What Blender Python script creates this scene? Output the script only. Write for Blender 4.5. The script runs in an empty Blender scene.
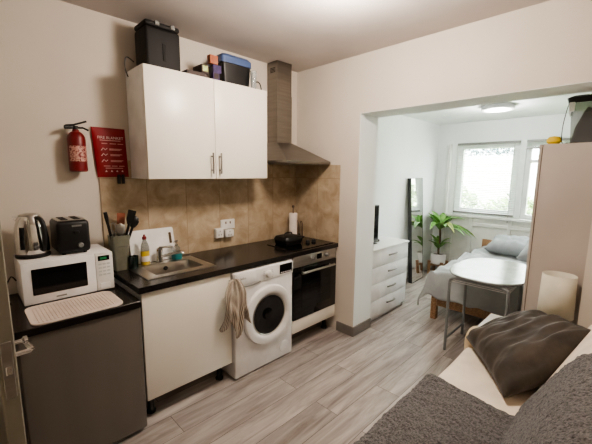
import bpy, bmesh, math, random
from mathutils import Vector, Matrix, noise
random.seed(7)
S = bpy.context.scene
COL = S.collection
PI = math.pi

# ------------------------------------------------------------------ materials
def lin(c):
    return tuple(((v/255)/12.92 if v/255 <= .04045 else ((v/255+.055)/1.055)**2.4) for v in c) + (1,)

def mat(name, col, rough=.5, metal=0, col2=None, nscale=8, stretch=(1, 1, 1), bump=0, bscale=60, contrast=(.35, .65), **kw):
    m = bpy.data.materials.new(name); m.use_nodes = True
    nt = m.node_tree; b = nt.nodes['Principled BSDF']
    b.inputs['Base Color'].default_value = lin(col)
    b.inputs['Roughness'].default_value = rough; b.inputs['Metallic'].default_value = metal
    for k, v in kw.items(): b.inputs[k.replace('_', ' ')].default_value = v
    tc = nt.nodes.new('ShaderNodeTexCoord'); mp = nt.nodes.new('ShaderNodeMapping')
    mp.inputs['Scale'].default_value = stretch
    nt.links.new(tc.outputs['Object'], mp.inputs['Vector'])
    n = nt.nodes.new('ShaderNodeTexNoise'); n.inputs['Scale'].default_value = nscale; n.inputs['Detail'].default_value = 5
    nt.links.new(mp.outputs['Vector'], n.inputs['Vector'])
    r = nt.nodes.new('ShaderNodeValToRGB')
    if col2 is None: col2 = tuple(v*.94 for v in col)
    r.color_ramp.elements[0].position, r.color_ramp.elements[1].position = contrast
    r.color_ramp.elements[0].color = lin(col2); r.color_ramp.elements[1].color = lin(col)
    nt.links.new(n.outputs['Fac'], r.inputs['Fac']); nt.links.new(r.outputs['Color'], b.inputs['Base Color'])
    if bump:
        n2 = nt.nodes.new('ShaderNodeTexNoise'); n2.inputs['Scale'].default_value = bscale; n2.inputs['Detail'].default_value = 4
        nt.links.new(mp.outputs['Vector'], n2.inputs['Vector'])
        bp = nt.nodes.new('ShaderNodeBump'); bp.inputs['Strength'].default_value = bump; bp.inputs['Distance'].default_value = .01
        nt.links.new(n2.outputs['Fac'], bp.inputs['Height']); nt.links.new(bp.outputs['Normal'], b.inputs['Normal'])
    return m

def see_through(name, col, amount, rough=.03):
    m = bpy.data.materials.new(name); m.use_nodes = True
    nt = m.node_tree; nt.nodes.clear()
    out = nt.nodes.new('ShaderNodeOutputMaterial'); mx = nt.nodes.new('ShaderNodeMixShader')
    t = nt.nodes.new('ShaderNodeBsdfTransparent'); g = nt.nodes.new('ShaderNodeBsdfPrincipled')
    t.inputs['Color'].default_value = lin(col); g.inputs['Base Color'].default_value = lin(col); g.inputs['Roughness'].default_value = rough
    mx.inputs[0].default_value = amount
    nt.links.new(t.outputs[0], mx.inputs[1]); nt.links.new(g.outputs[0], mx.inputs[2]); nt.links.new(mx.outputs[0], out.inputs[0])
    return m

def brick(name, ax, ay, off, w, h, offs, mortar, cmort, c1, c2, grain, gstretch, rough, gdark, bump=.15):
    m = bpy.data.materials.new(name); m.use_nodes = True
    nt = m.node_tree; b = nt.nodes['Principled BSDF']; L = nt.links.new
    tc = nt.nodes.new('ShaderNodeTexCoord'); sp = nt.nodes.new('ShaderNodeSeparateXYZ'); cb = nt.nodes.new('ShaderNodeCombineXYZ')
    L(tc.outputs['Object'], sp.inputs[0]); L(sp.outputs[ax], cb.inputs[0]); L(sp.outputs[ay], cb.inputs[1])
    ad = nt.nodes.new('ShaderNodeVectorMath'); ad.operation = 'ADD'; ad.inputs[1].default_value = off; L(cb.outputs[0], ad.inputs[0])
    br = nt.nodes.new('ShaderNodeTexBrick'); br.offset = offs; br.offset_frequency = 2; br.squash = 1
    br.inputs['Scale'].default_value = 1; br.inputs['Brick Width'].default_value = w; br.inputs['Row Height'].default_value = h
    br.inputs['Mortar Size'].default_value = mortar; br.inputs['Mortar Smooth'].default_value = .1; br.inputs['Bias'].default_value = 0
    br.inputs['Color1'].default_value = lin(c1); br.inputs['Color2'].default_value = lin(c2); br.inputs['Mortar'].default_value = lin(cmort)
    L(ad.outputs[0], br.inputs['Vector'])
    # per-brick shifted grain
    mp = nt.nodes.new('ShaderNodeMapping'); mp.inputs['Scale'].default_value = gstretch; L(ad.outputs[0], mp.inputs['Vector'])
    sh = nt.nodes.new('ShaderNodeVectorMath'); sh.operation = 'ADD'
    sc = nt.nodes.new('ShaderNodeVectorMath'); sc.operation = 'SCALE'; sc.inputs['Scale'].default_value = 40
    L(br.outputs['Color'], sc.inputs[0]); L(mp.outputs[0], sh.inputs[0]); L(sc.outputs[0], sh.inputs[1])
    n = nt.nodes.new('ShaderNodeTexNoise'); n.inputs['Scale'].default_value = grain; n.inputs['Detail'].default_value = 7; n.inputs['Roughness'].default_value = .62
    n.inputs['Distortion'].default_value = .6; L(sh.outputs[0], n.inputs['Vector'])
    r = nt.nodes.new('ShaderNodeValToRGB'); r.color_ramp.elements[0].position = .3; r.color_ramp.elements[1].position = .68
    r.color_ramp.elements[0].color = lin(gdark); r.color_ramp.elements[1].color = (1, 1, 1, 1); L(n.outputs['Fac'], r.inputs['Fac'])
    mx = nt.nodes.new('ShaderNodeMixRGB'); mx.blend_type = 'MULTIPLY'; mx.inputs[0].default_value = 1
    L(br.outputs['Color'], mx.inputs[1]); L(r.outputs['Color'], mx.inputs[2]); L(mx.outputs[0], b.inputs['Base Color'])
    b.inputs['Roughness'].default_value = rough
    bp = nt.nodes.new('ShaderNodeBump'); bp.inputs['Strength'].default_value = bump; bp.inputs['Distance'].default_value = .004
    inv = nt.nodes.new('ShaderNodeMath'); inv.operation = 'SUBTRACT'; inv.inputs[0].default_value = 1; L(br.outputs['Fac'], inv.inputs[1])
    L(inv.outputs[0], bp.inputs['Height']); L(bp.outputs['Normal'], b.inputs['Normal'])
    return m

def stripes(name, c1, c2, scale, rough=.9, axis='X'):
    m = mat(name, c1, rough); nt = m.node_tree; b = nt.nodes['Principled BSDF']
    tc = nt.nodes.new('ShaderNodeTexCoord'); w = nt.nodes.new('ShaderNodeTexWave'); w.bands_direction = axis
    w.inputs['Scale'].default_value = scale; w.inputs['Distortion'].default_value = .8; w.inputs['Detail'].default_value = 2
    r = nt.nodes.new('ShaderNodeValToRGB'); r.color_ramp.elements[0].position = .3; r.color_ramp.elements[1].position = .6
    r.color_ramp.elements[0].color = lin(c2); r.color_ramp.elements[1].color = lin(c1)
    nt.links.new(tc.outputs['UV'], w.inputs['Vector']); nt.links.new(w.outputs['Fac'], r.inputs['Fac']); nt.links.new(r.outputs['Color'], b.inputs['Base Color'])
    return m

def glow(name, col, strength):
    m = mat(name, col, .4); b = m.node_tree.nodes['Principled BSDF']
    b.inputs['Emission Color'].default_value = lin(col); b.inputs['Emission Strength'].default_value = strength
    return m

M = dict(
    wall=mat('kitchen wall paint', (208, 199, 187), .85, col2=(204, 195, 183), nscale=3, bump=.05, bscale=90),
    wallb=mat('bedroom wall paint', (232, 236, 234), .8, nscale=3, col2=(228, 232, 230), bump=.04, bscale=90),
    ceil=mat('ceiling paint', (204, 196, 191), .9, nscale=2, bump=.04, bscale=70),
    floor=brick('grey oak laminate', 0, 1, (3, 4.03, 0), 1.25, .19, .37, .0016, (95, 85, 77), (200, 191, 185), (168, 159, 154), 2.6, (.8, 7, 1), .36, (172, 166, 162)),
    tile=brick('beige stone tile', 0, 2, (1.9, -.9, 0), .3117, .625, 0, .0022, (158, 140, 116), (190, 174, 150), (184, 168, 144), 7, (1, 1, 1), .45, (202, 192, 178)),
    tile2=brick('beige stone tile side', 1, 2, (.3117*3+.002, -.9, 0), .3117, .625, 0, .0022, (158, 140, 116), (190, 174, 150), (184, 168, 144), 7, (1, 1, 1), .45, (202, 192, 178)),
    skirt=mat('grey skirting', (128, 122, 117), .5),
    gloss=mat('cream gloss door', (238, 233, 222), .32, nscale=2, col2=(235, 229, 217)),
    white=mat('white enamel', (236, 234, 232), .25),
    whitem=mat('white melamine', (238, 239, 238), .4),
    plastic=mat('white plastic', (228, 226, 222), .4),
    steel=mat('brushed steel', (186, 182, 176), .3, 1, col2=(176, 172, 166), nscale=4, stretch=(1, 1, 20)),
    hood=mat('hood steel', (142, 137, 131), .36, 1, col2=(134, 129, 123), nscale=4, stretch=(1, 1, 12)),
    chrome=mat('chrome', (215, 213, 210), .1, 1),
    fridge=mat('dark brushed fridge steel', (124, 117, 110), .42, .5, col2=(119, 112, 105), nscale=7, stretch=(1, 1, .08)),
    black=mat('black plastic', (19, 18, 18), .45),
    blackgl=mat('black glass', (9, 9, 10), .06),
    ovengl=mat('oven glass', (24, 24, 25), .05),
    worktop=mat('black stone worktop', (34, 28, 26), .22, col2=(20, 17, 16), nscale=90),
    dark=mat('dark void', (24, 22, 21), .8),
    matt=mat('matt black casing', (20, 17, 16), .7),
    red=mat('red paint', (112, 12, 18), .4),
    redcloth=mat('red pvc pouch', (140, 14, 26), .5, bump=.15, bscale=30),
    lettering=mat('white print', (232, 205, 200), .6),
    pinkprint=mat('pale print', (214, 150, 146), .6),
    label=mat('extinguisher label', (196, 150, 138), .5, col2=(112, 20, 26), nscale=110, contrast=(.42, .52)),
    wood=mat('pine wood', (168, 134, 102), .5, col2=(134, 102, 74), nscale=6, stretch=(2, 14, 14)),
    wardrobe=mat('wardrobe board', (184, 174, 165), .45, nscale=2),
    edge=mat('wardrobe edge band', (96, 78, 66), .5),
    linen=mat('cream sofa cover', (240, 228, 210), .9, bump=.12, bscale=160),
    tan=mat('beige sofa arm cloth', (205, 186, 156), .9, bump=.15, bscale=160),
    throw=mat('grey plush throw', (110, 107, 106), .95, col2=(62, 60, 60), nscale=120, bump=.8, bscale=170, contrast=(.36, .62), Sheen_Weight=.2),
    velvet=mat('brown grey velvet', (70, 62, 54), .75, col2=(50, 44, 38), nscale=10, bump=.15, bscale=40, Sheen_Weight=.18, Sheen_Roughness=.4),
    duvet=mat('pale grey bedding', (172, 176, 176), .9, bump=.25, bscale=25, nscale=5, col2=(154, 158, 160)),
    pillow=mat('grey pillow case', (150, 154, 157), .9, bump=.1, bscale=30),
    mattress=mat('mattress cloth', (215, 213, 206), .9),
    table=mat('white table laminate with painted reflection', (158, 166, 148), .22, col2=(122, 134, 112), nscale=9),  # greenish mottling paints the window's reflection into the white top's colour
    tubegrey=mat('grey painted tube', (140, 144, 144), .4, .3),
    shade=mat('cream lamp shade', (224, 218, 200), .85, Transmission_Weight=0),
    leaf=mat('plant leaf', (122, 164, 84), .45, col2=(80, 128, 58), nscale=14),
    leafdry=mat('yellowing leaf', (150, 160, 70), .45, col2=(112, 132, 52), nscale=14),
    trunk=mat('plant stem', (104, 86, 62), .8, col2=(70, 58, 42), nscale=40),
    soil=mat('soil', (50, 38, 30), .95),
    mirror=mat('mirror silver', (238, 240, 240), .02, 1, col2=(236, 238, 238)),
    frame=mat('black mirror frame', (30, 29, 29), .4),
    glass=see_through('window glass', (245, 250, 250), .07),
    clear=see_through('clear plastic', (205, 206, 204), .16, .15),
    clearglass=see_through('drinking glass', (225, 228, 228), .25),
    yellow=mat('yellow liquid', (206, 178, 60), .2),
    yellowball=mat('yellow foam', (226, 190, 40), .6),
    teal=mat('teal plastic', (40, 128, 132), .3),
    greenglass=mat('dark green glass', (20, 34, 32), .1),
    pot=mat('grey green container', (112, 112, 98), .5, col2=(98, 98, 84), nscale=20),
    towel=stripes('striped tea towel', (214, 204, 190), (110, 96, 82), 10),
    paper=mat('kitchen paper', (236, 226, 218), .9, bump=.2, bscale=90),
    blue=mat('blue lid', (78, 98, 140), .4),
    brown=mat('dark brown carton', (56, 40, 34), .6),
    orange=mat('orange brown carton', (164, 106, 76), .6, col2=(150, 74, 44), nscale=30),
    green=mat('pale green packet', (150, 176, 70), .5, col2=(216, 222, 160), nscale=30),
    purple=mat('purple carton', (66, 44, 100), .5, col2=(40, 28, 70), nscale=40),
    spoonwood=mat('red brown wood', (150, 88, 66), .6),
    doorpaint=mat('grey painted door', (128, 122, 108), .5),
    drymat=mat('pinkish drying mat', (220, 204, 192), .8, bump=.4, bscale=200),
    blind=mat('blind slat', (226, 230, 228), .5),
    rail=mat('blind grey rail', (128, 128, 124), .4),
    upvc=mat('white window frame', (236, 240, 238), .35),
    panel=mat('white painted panelling', (226, 228, 222), .5),
    ring=mat('lamp rim', (196, 198, 196), .4),
    leafout=mat('garden hedge leaf', (140, 166, 90), .6, col2=(70, 104, 44), nscale=9),
    leafdark=mat('garden tree leaf', (70, 100, 112), .6, col2=(40, 66, 66), nscale=9),
    fence=mat('pale garden wall', (228, 226, 220), .8),
    lawn=mat('garden lawn', (120, 146, 78), .9, nscale=30),
    lampon=glow('ceiling lamp glass', (255, 236, 214), 6),
    discon=glow('bedroom lamp disc', (246, 246, 240), .55),
    lcd=glow('green display', (30, 90, 50), .5),
    contents=mat('dark fabric contents', (22, 22, 24), .9, col2=(11, 11, 12), nscale=12),
)

# ------------------------------------------------------------------ geometry
def V(*a): return Vector(a)
def box(bm, x0, x1, y0, y1, z0, z1, b=0, seg=2, mx=None):
    x0, x1 = min(x0, x1), max(x0, x1); y0, y1 = min(y0, y1), max(y0, y1); z0, z1 = min(z0, z1), max(z0, z1)
    r = bmesh.ops.create_cube(bm, size=1); vs = r['verts']
    for v in vs: v.co = V((x0+x1)/2 + v.co.x*(x1-x0), (y0+y1)/2 + v.co.y*(y1-y0), (z0+z1)/2 + v.co.z*(z1-z0))
    if b:
        es = list({e for v in vs for e in v.link_edges})
        n0 = len(bm.verts)
        out = bmesh.ops.bevel(bm, geom=es, offset=b, segments=seg, profile=.5, affect='EDGES')
        vs = list({v for f in out['faces'] for v in f.verts} | {v for v in vs if v.is_valid})
    if mx is not None:
        for v in vs: v.co = mx @ v.co
    return bm

def tube(bm, pts, r, seg=8, cap=True):
    pts = [Vector(p) for p in pts]; n = len(pts); rings = []
    rs = r if isinstance(r, (list, tuple)) else [r]*n
    t0 = (pts[1]-pts[0]).normalized()
    a = t0.orthogonal().normalized()
    for i, p in enumerate(pts):
        t = (pts[min(i+1, n-1)]-pts[max(i-1, 0)]).normalized()
        a = (a - t*a.dot(t)).normalized(); b = t.cross(a)
        rings.append([bm.verts.new(p + (a*math.cos(2*PI*k/seg) + b*math.sin(2*PI*k/seg))*rs[i]) for k in range(seg)])
    for i in range(n-1):
        for k in range(seg):
            bm.faces.new((rings[i][k], rings[i][(k+1) % seg], rings[i+1][(k+1) % seg], rings[i+1][k]))
    if cap:
        bm.faces.new(rings[0][::-1]); bm.faces.new(rings[-1])
    return bm

def smooth_path(pts, n=6):
    pts = [Vector(p) for p in pts]; out = []
    for i in range(len(pts)-1):
        p0, p1, p2, p3 = pts[max(i-1, 0)], pts[i], pts[i+1], pts[min(i+2, len(pts)-1)]
        for k in range(n):
            t = k/n
            out.append(.5*((2*p1)+(p2-p0)*t+(2*p0-5*p1+4*p2-p3)*t*t+(3*p1-p0-3*p2+p3)*t**3))
    out.append(pts[-1]); return out

def lathe(bm, c, prof, seg=24, mx=None, cap=True, sx=1, sy=1):
    c = Vector(c); rings = []
    for r, z in prof:
        ring = []
        for k in range(seg):
            a = 2*PI*k/seg; p = V(r*math.cos(a)*sx, r*math.sin(a)*sy, z)
            if mx is not None: p = mx @ p
            ring.append(bm.verts.new(c+p))
        rings.append(ring)
    for i in range(len(rings)-1):
        for k in range(seg):
            bm.faces.new((rings[i][k], rings[i][(k+1) % seg], rings[i+1][(k+1) % seg], rings[i+1][k]))
    if cap:
        bm.faces.new(rings[0][::-1]); bm.faces.new(rings[-1])
    return bm

def cyl(bm, p0, p1, r0, r1=None, seg=20):
    return tube(bm, [p0, p1], [r0, r1 if r1 is not None else r0], seg)

def surf(bm, nu, nv, f, uv=False):
    g = [[bm.verts.new(f(i/nu, j/nv)) for j in range(nv+1)] for i in range(nu+1)]
    lay = bm.loops.layers.uv.verify() if uv else None
    for i in range(nu):
        for j in range(nv):
            fc = bm.faces.new((g[i][j], g[i+1][j], g[i+1][j+1], g[i][j+1]))
            if uv:
                for lp, q in zip(fc.loops, ((i, j), (i+1, j), (i+1, j+1), (i, j+1))): lp[lay].uv = (q[0]/nu, q[1]/nv)
    return bm

def prism(bm, pts, d):
    d = Vector(d); a = [bm.verts.new(Vector(p)) for p in pts]; b = [bm.verts.new(Vector(p)+d) for p in pts]
    n = len(pts); bm.faces.new(a[::-1]); bm.faces.new(b)
    for i in range(n): bm.faces.new((a[i], a[(i+1) % n], b[(i+1) % n], b[i]))
    return bm

def N(): return bmesh.new()
def ns(*a): return noise.noise(Vector(a))
ORG = {}
def build(name, bm, m, parent=None, loc=None, angle=35, solid=0):
    """one mesh object; coordinates given in world space"""
    if parent is not None: o0 = ORG[parent]
    else:
        if loc is None:
            xs = [v.co for v in bm.verts]
            loc = V((min(c.x for c in xs)+max(c.x for c in xs))/2, (min(c.y for c in xs)+max(c.y for c in xs))/2, min(c.z for c in xs))
        o0 = Vector(loc)
    bmesh.ops.recalc_face_normals(bm, faces=bm.faces[:])
    for v in bm.verts: v.co -= o0
    me = bpy.data.meshes.new(name); bm.to_mesh(me); bm.free()
    me.materials.append(M[m] if isinstance(m, str) else m)
    if angle:
        for p in me.polygons: p.use_smooth = True
        me.set_sharp_from_angle(angle=math.radians(angle))
    o = bpy.data.objects.new(name, me); COL.objects.link(o)
    if parent is not None: o.parent = parent
    else: o.location = o0
    ORG[o] = o0
    if solid:
        md = o.modifiers.new('thickness', 'SOLIDIFY'); md.thickness = solid; md.offset = 0
    return o
def tag(o, label, cat, group=None):
    o['label'] = label; o['category'] = cat
    if group: o['group'] = group
    return o
def thing(name, label, cat, loc, group=None):
    o = bpy.data.objects.new(name, None); COL.objects.link(o); o.location = loc; o.empty_display_size = .05
    ORG[o] = Vector(loc); return tag(o, label, cat, group)
def struct(name, bm, m, angle=0):
    o = build(name, bm, m, loc=(0, 0, 0), angle=angle); o['kind'] = 'structure'; return o
def text(s, size, origin, mname, parent, name='lettering', rot=None):
    cu = bpy.data.curves.new('t', 'FONT'); cu.body = s; cu.size = size; cu.align_x = 'CENTER'; cu.align_y = 'CENTER'; cu.extrude = .0006
    ob = bpy.data.objects.new('t', cu); COL.objects.link(ob)
    bpy.context.view_layer.update()
    me = bpy.data.meshes.new_from_object(ob.evaluated_get(bpy.context.evaluated_depsgraph_get()))
    bm = N(); bm.from_mesh(me)
    mx = Matrix.Translation(Vector(origin)) @ (rot if rot is not None else Matrix.Rotation(PI/2, 4, 'X'))
    bm.transform(mx)
    bpy.data.objects.remove(ob); bpy.data.curves.remove(cu); bpy.data.meshes.remove(me)
    return build(name, bm, mname, parent, angle=0)

# ------------------------------------------------------------------ setting
XL, YF, ZC, XT, X2, YB, YR, ZB = -2.95, -3.0, 2.6, .30, 2.95, -.28, -3.0, 2.35
b = N(); box(b, XL-.1, X2+.1, YF-.1, .1, -.08, 0); struct('floor', b, 'floor')
b = N(); box(b, XL-.1, 0, YF-.1, .1, ZC, ZC+.1); struct('ceiling', b, 'ceil')
b = N(); box(b, XT, X2+.1, YR-.1, .1, ZB, ZB+.1); o = struct('ceiling', b, 'wallb')
b = N(); box(b, XL-.1, 0, 0, .1, 0, ZC); struct('wall_back', b, 'wall')
b = N(); box(b, XL-.1, XL, YF, 0, 0, ZC); struct('wall_left', b, 'wall')
b = N(); box(b, XL-.1, X2+.1, YF-.1, YF, 0, ZC+.1); struct('wall_front', b, 'wall')
b = N(); box(b, 0, XT, -.797, .1, 0, ZC+.1); box(b, 0, XT, YF, -2.43, 0, ZC+.1); box(b, 0, XT, -2.43, -.797, 2.105, ZC+.1)
struct('wall_right', b, 'wall')
b = N(); box(b, XT, X2+.1, YB, .1, 0, ZB); struct('wall_bedroom_left', b, 'wallb')
# far wall with its window opening
W0, W1, WM0, WM1, W3, WZ0, WZ1 = -.575, -1.425, -1.425, -1.485, -2.36, .965, 2.05
b = N(); box(b, X2, X2+.1, YB, W0, 0, ZB); box(b, X2, X2+.1, W3, YR, 0, ZB); box(b, X2, X2+.1, W0, W3, WZ1, ZB); box(b, X2, X2+.1, W0, W3, 0, WZ0)
struct('wall_bedroom_far', b, 'wallb')
b = N(); box(b, .001, XT-.001, -.800, -.7973, .099, 2.102); box(b, .001, XT-.001, -2.429, -.7973, 2.1015, 2.1047); struct('trim_6', b, 'wallb')
# tiled splashbacks
b = N(); box(b, -1.902, -.001, -.008, -.0005, .9, 1.655); struct('trim_1', b, 'tile')
b = N(); box(b, -.008, -.0005, -.595, -.008, .9, 1.655); struct('trim_2', b, 'tile2')
# skirting round the pier
b = N(); box(b, -.014, -.0005, -.811, -.6, 0, .098, .003, 1); box(b, -.0005, XT-.001, -.811, -.7975, 0, .098, .003, 1); struct('baseboard_right', b, 'skirt')
b = N(); box(b, 1.12, X2-.001, YB-.014, YB-.0005, 0, .09, .003, 1); struct('baseboard_bedroom_left', b, 'panel')
b = N(); box(b, X2-.014, X2-.0005, -.42, YB-.016, 0, .09, .003, 1); struct('baseboard_bedroom_far', b, 'panel')
# panelling under the window, with upright frames
b = N()
box(b, X2-.02, X2-.0005, -.445, -2.4, .02, .92)
for y in (-.455, -.555, -.85, -1.36, -1.87, -2.36): box(b, X2-.05, X2-.02, y, y-.045, .02, .94, .004, 1)
for z in (.02, .80): box(b, X2-.045, X2-.02, -.86, -2.36, z, z+.05, .004, 1)
box(b, X2-.075, X2-.0005, -.44, -2.4, .925, .962, .004, 1)
struct('trim_3', b, 'panel', 30)
b = N()
box(b, X2-.05, X2-.0005, -.455, -.50, .963, 2.04, .004, 1)
struct('trim_4', b, 'panel', 30)
def window(name, y0, y1, cross):
    b = N(); f = .095 if not cross else .06
    X0, X1 = X2+.015, X2+.075
    box(b, X0, X1, y0, y0-f, WZ0+.001, WZ1-.001, .004, 1); box(b, X0, X1, y1+f, y1, WZ0+.001, WZ1-.001, .004, 1)
    box(b, X0, X1, y0-f, y1+f, WZ0+.001, WZ0+f, .004, 1); box(b, X0, X1, y0-f, y1+f, WZ1-f, WZ1-.001, .004, 1)
    if cross: box(b, X0, X1, y0-f, y1+f, 1.74, 1.78, .004, 1)
    w = struct(name, b, 'upvc', 30)
    g = N(); box(g, X2+.042, X2+.048, y0-f, y1+f, WZ0+f, WZ1-f); build('glass', g, 'glass', w, angle=0)
    return w
window('window_1', W0-.002, W1+.002, False)
window('window_2', WM1-.002, W3+.002, True)
b = N(); box(b, X2-.012, X2+.085, WM0-.001, WM1+.001, WZ0+.001, WZ1-.001, .004, 1); struct('trim_5', b, 'upvc', 30)

# half-open grey door at the left margin, seen by its closing edge
d0, d1 = V(-2.535, -1.46, 0), V(-2.625, -.735, 0)
dirv = (d1-d0); dl = dirv.length; ang = math.atan2(dirv.y, dirv.x)
mx = Matrix.Translation(d0) @ Matrix.Rotation(ang, 4, 'Z')
b = N(); box(b, 0, dl, -.02, .02, .008, 2.0, .003, 1, mx); dr = struct('door_1', b, 'doorpaint', 30)
b = N(); box(b, -.003, .001, -.012, .012, .97, 1.13, .001, 1, mx); lp = build('latch_plate', b, 'steel', dr)
b = N(); box(b, -.012, -.002, -.007, .007, 1.04, 1.065, .002, 1, mx); build('latch', b, 'chrome', lp)
b = N(); box(b, .03, .07, -.024, -.02, 1.03, 1.12, .003, 1, mx)
tube(b, [mx @ V(.05, -.024, 1.065), mx @ V(.05, -.062, 1.065), mx @ V(.055, -.066, 1.065), mx @ V(.10, -.066, 1.063)], .007, 10)
build('door_handle', b, 'chrome', dr)
b = N(); lathe(b, mx @ V(.05, -.0225, 1.10), [(.001, 0), (.006, 0), (.006, .022), (.011, .026), (.011, .034), (.001, .036)], 14, Matrix.Rotation(ang, 4, 'Z') @ Matrix.Rotation(PI/2, 4, 'X'))
build('door_knob', b, 'chrome', dr)

# ------------------------------------------------------------------ kitchen units
# worktop with a hole for the sink
SX0, SX1, SY0, SY1 = -1.735, -1.36, -.445, -.165
b = N()
for r in ((-1.895, SX0, -.6, -.010), (SX1, -.010, -.6, -.010), (SX0, SX1, -.6, SY0), (SX0, SX1, SY1, -.010)): box(b, *r, .862, .90)
bmesh.ops.remove_doubles(b, verts=b.verts[:], dist=1e-5)
tag(build('worktop', b, 'worktop', angle=0), 'long glossy black worktop running from the sink to the corner by the oven', 'worktop')
b = N(); box(b, -2.468, -1.902, -.65, -.01, .801, .84, .003, 1)
tag(build('worktop', b, 'worktop'), 'short black worktop slab on the dark fridge under the microwave', 'worktop')

# fridge
t = thing('fridge', 'dark grey brown undercounter fridge with a plain door at lower left', 'fridge', (-2.18, -.34, 0))
b = N(); box(b, -2.455, -1.905, -.59, -.08, .02, .80, .004, 1); build('body', b, 'black', t)
b = N(); box(b, -2.46, -1.902, -.635, -.593, .03, .796, .008, 3); build('door', b, 'fridge', t)
for x in (-2.41, -1.95):
    for y in (-.55, -.13):
        b = N(); cyl(b, (x, y, 0), (x, y, .021), .018); build('foot', b, 'black', t)

# sink base cabinet
t = thing('base_cabinet', 'cream gloss base cabinet under the sink with one handleless door', 'cabinet', (-1.56, -.3, 0))
b = N()
box(b, -1.872, -1.855, -.558, -.02, .15, .858); box(b, -1.262, -1.247, -.558, -.02, .15, .858); box(b, -1.855, -1.262, -.558, -.02, .15, .168); box(b, -1.855, -1.262, -.03, -.02, .168, .858)
build('carcass', b, 'whitem', t, angle=0)
b = N(); box(b, -1.875, -1.246, -.580, -.560, .15, .853, .003, 2); build('door', b, 'gloss', t)
for x in (-1.82, -1.30):
    for y in (-.48, -.08):
        b = N(); lathe(b, (x, y, 0), [(.03, 0), (.03, .012), (.02, .02), (.02, .135), (.03, .149)], 16); build('leg', b, 'black', t)

# sink
t = thing('sink', 'inset stainless steel kitchen sink with one rectangular bowl', 'sink', (-1.56, -.3, .9))
b = N()
X0, X1, Y0, Y1 = -1.80, -1.31, -.495, -.10
for r in ((X0, SX0+.012, Y0, Y1), (SX1-.012, X1, Y0, Y1), (SX0+.012, SX1-.012, Y0, SY0+.012), (SX0+.012, SX1-.012, SY1-.012, Y1)): box(b, *r, .9005, .9055)
bmesh.ops.remove_doubles(b, verts=b.verts[:], dist=1e-5)
build('rim', b, 'steel', t, angle=0)
def rrect(x0, x1, y0, y1, r, z, n=5):
    out = []
    for cx, cy, a0 in ((x1-r, y1-r, 0), (x0+r, y1-r, PI/2), (x0+r, y0+r, PI), (x1-r, y0+r, 1.5*PI)):
        for k in range(n+1):
            a = a0+PI/2*k/n; out.append(V(cx+r*math.cos(a), cy+r*math.sin(a), z))
    return out
def loft(bm, loops, cap0=False, cap1=True):
    rs = [[bm.verts.new(p) for p in l] for l in loops]; n = len(rs[0])
    for i in range(len(rs)-1):
        for k in range(n): bm.faces.new((rs[i][k], rs[i][(k+1) % n], rs[i+1][(k+1) % n], rs[i+1][k]))
    if cap0: bm.faces.new(rs[0][::-1])
    if cap1: bm.faces.new(rs[-1])
    return bm
e = .004
b = N(); loft(b, [rrect(SX0+e, SX1-e, SY0+e, SY1-e, .03, .9056), rrect(SX0+e+.004, SX1-e-.004, SY0+e+.004, SY1-e-.004, .035, .89), rrect(SX0+.02, SX1-.02, SY0+.02, SY1-.02, .05, .78), rrect(SX0+.045, SX1-.045, SY0+.045, SY1-.045, .05, .765)])
build('bowl', b, 'steel', t, angle=50)
b = N(); lathe(b, (-1.55, -.3, .7655), [(.036, 0), (.036, .004), (.02, .003)], 20); build('drain', b, 'chrome', t)
b = N(); lathe(b, (-1.55, -.182, .865), [(.016, -.002), (.016, .002), (.009, .003)], 16, Matrix.Rotation(PI/2, 4, 'X')); build('overflow', b, 'dark', t)

# mixer tap
t = thing('mixer_tap', 'chrome single lever mixer tap at the back of the sink', 'tap', (-1.57, -.132, .906))
b = N(); lathe(b, (-1.57, -.132, .906), [(.027, 0), (.027, .006), (.021, .01), (.021, .075), (.024, .082), (.024, .10), (.012, .112), (.002, .114)], 20); build('tap_body', b, 'chrome', t)
b = N(); tube(b, smooth_path([(-1.57, -.135, .945), (-1.545, -.16, .955), (-1.50, -.20, .972), (-1.45, -.245, .982), (-1.44, -.255, .968)]), .011, 12); build('spout', b, 'chrome', t)
b = N(); tube(b, [(-1.57, -.132, 1.015), (-1.54, -.15, 1.018), (-1.485, -.18, 1.02)], [.010, .010, .007], 10); build('lever', b, 'chrome', t)

# washing machine
WX0, WX1, WY = -1.236, -.637, -.605
t = thing('washing_machine', 'white front loading washing machine with a dark round door window', 'washing machine', (-.936, -.33, 0))
b = N(); box(b, WX0, WX1, WY, -.06, .012, .85, .012, 3); build('body', b, 'white', t)
b = N(); box(b, WX0+.006, WX1-.006, WY-.008, WY+.002, .738, .842, .004, 2); build('control_panel', b, 'white', t)
b = N(); box(b, WX0+.02, WX0+.20, WY-.013, WY-.0085, .755, .832, .003, 2)
dw = build('detergent_drawer', b, 'white', t)
text('beko', .026, (WX0+.075, WY-.0135, .80), 'rail', dw)
b = N(); surf(b, 12, 3, lambda u, v: V(WX0+.03+u*.21, WY-.009-.006*math.sin(v*PI), .737+.012*(4*(u-.5)**2)-v*.012)); build('drawer_grip', b, 'rail', t)
b = N(); lathe(b, (-.915, WY-.009, .786), [(.03, 0), (.03, .006), (.024, .022), (.02, .024), (.001, .024)], 24, Matrix.Rotation(PI/2, 4, 'X')); build('dial', b, 'plastic', t)
b = N(); box(b, -.795, -.655, WY-.012, WY-.0085, .757, .834, .002, 1); dp = build('display', b, 'blackgl', t)
b = N()
for k in range(6): box(b, -.785+k*.021, -.785+k*.021+.014, WY-.0135, WY-.0122, .763, .771)
build('button_row', b, 'plastic', dp, angle=0)
for x in (-.965, -.882):
    b = N()
    for k in range(5): box(b, x, x+.015, WY-.0095, WY-.0082, .752+k*.014, .755+k*.014)
    build('printed_markings', b, 'rail', t, angle=0)
RX = Matrix.Rotation(PI/2, 4, 'X')
dc = V(-.912, WY, .448)
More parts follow.
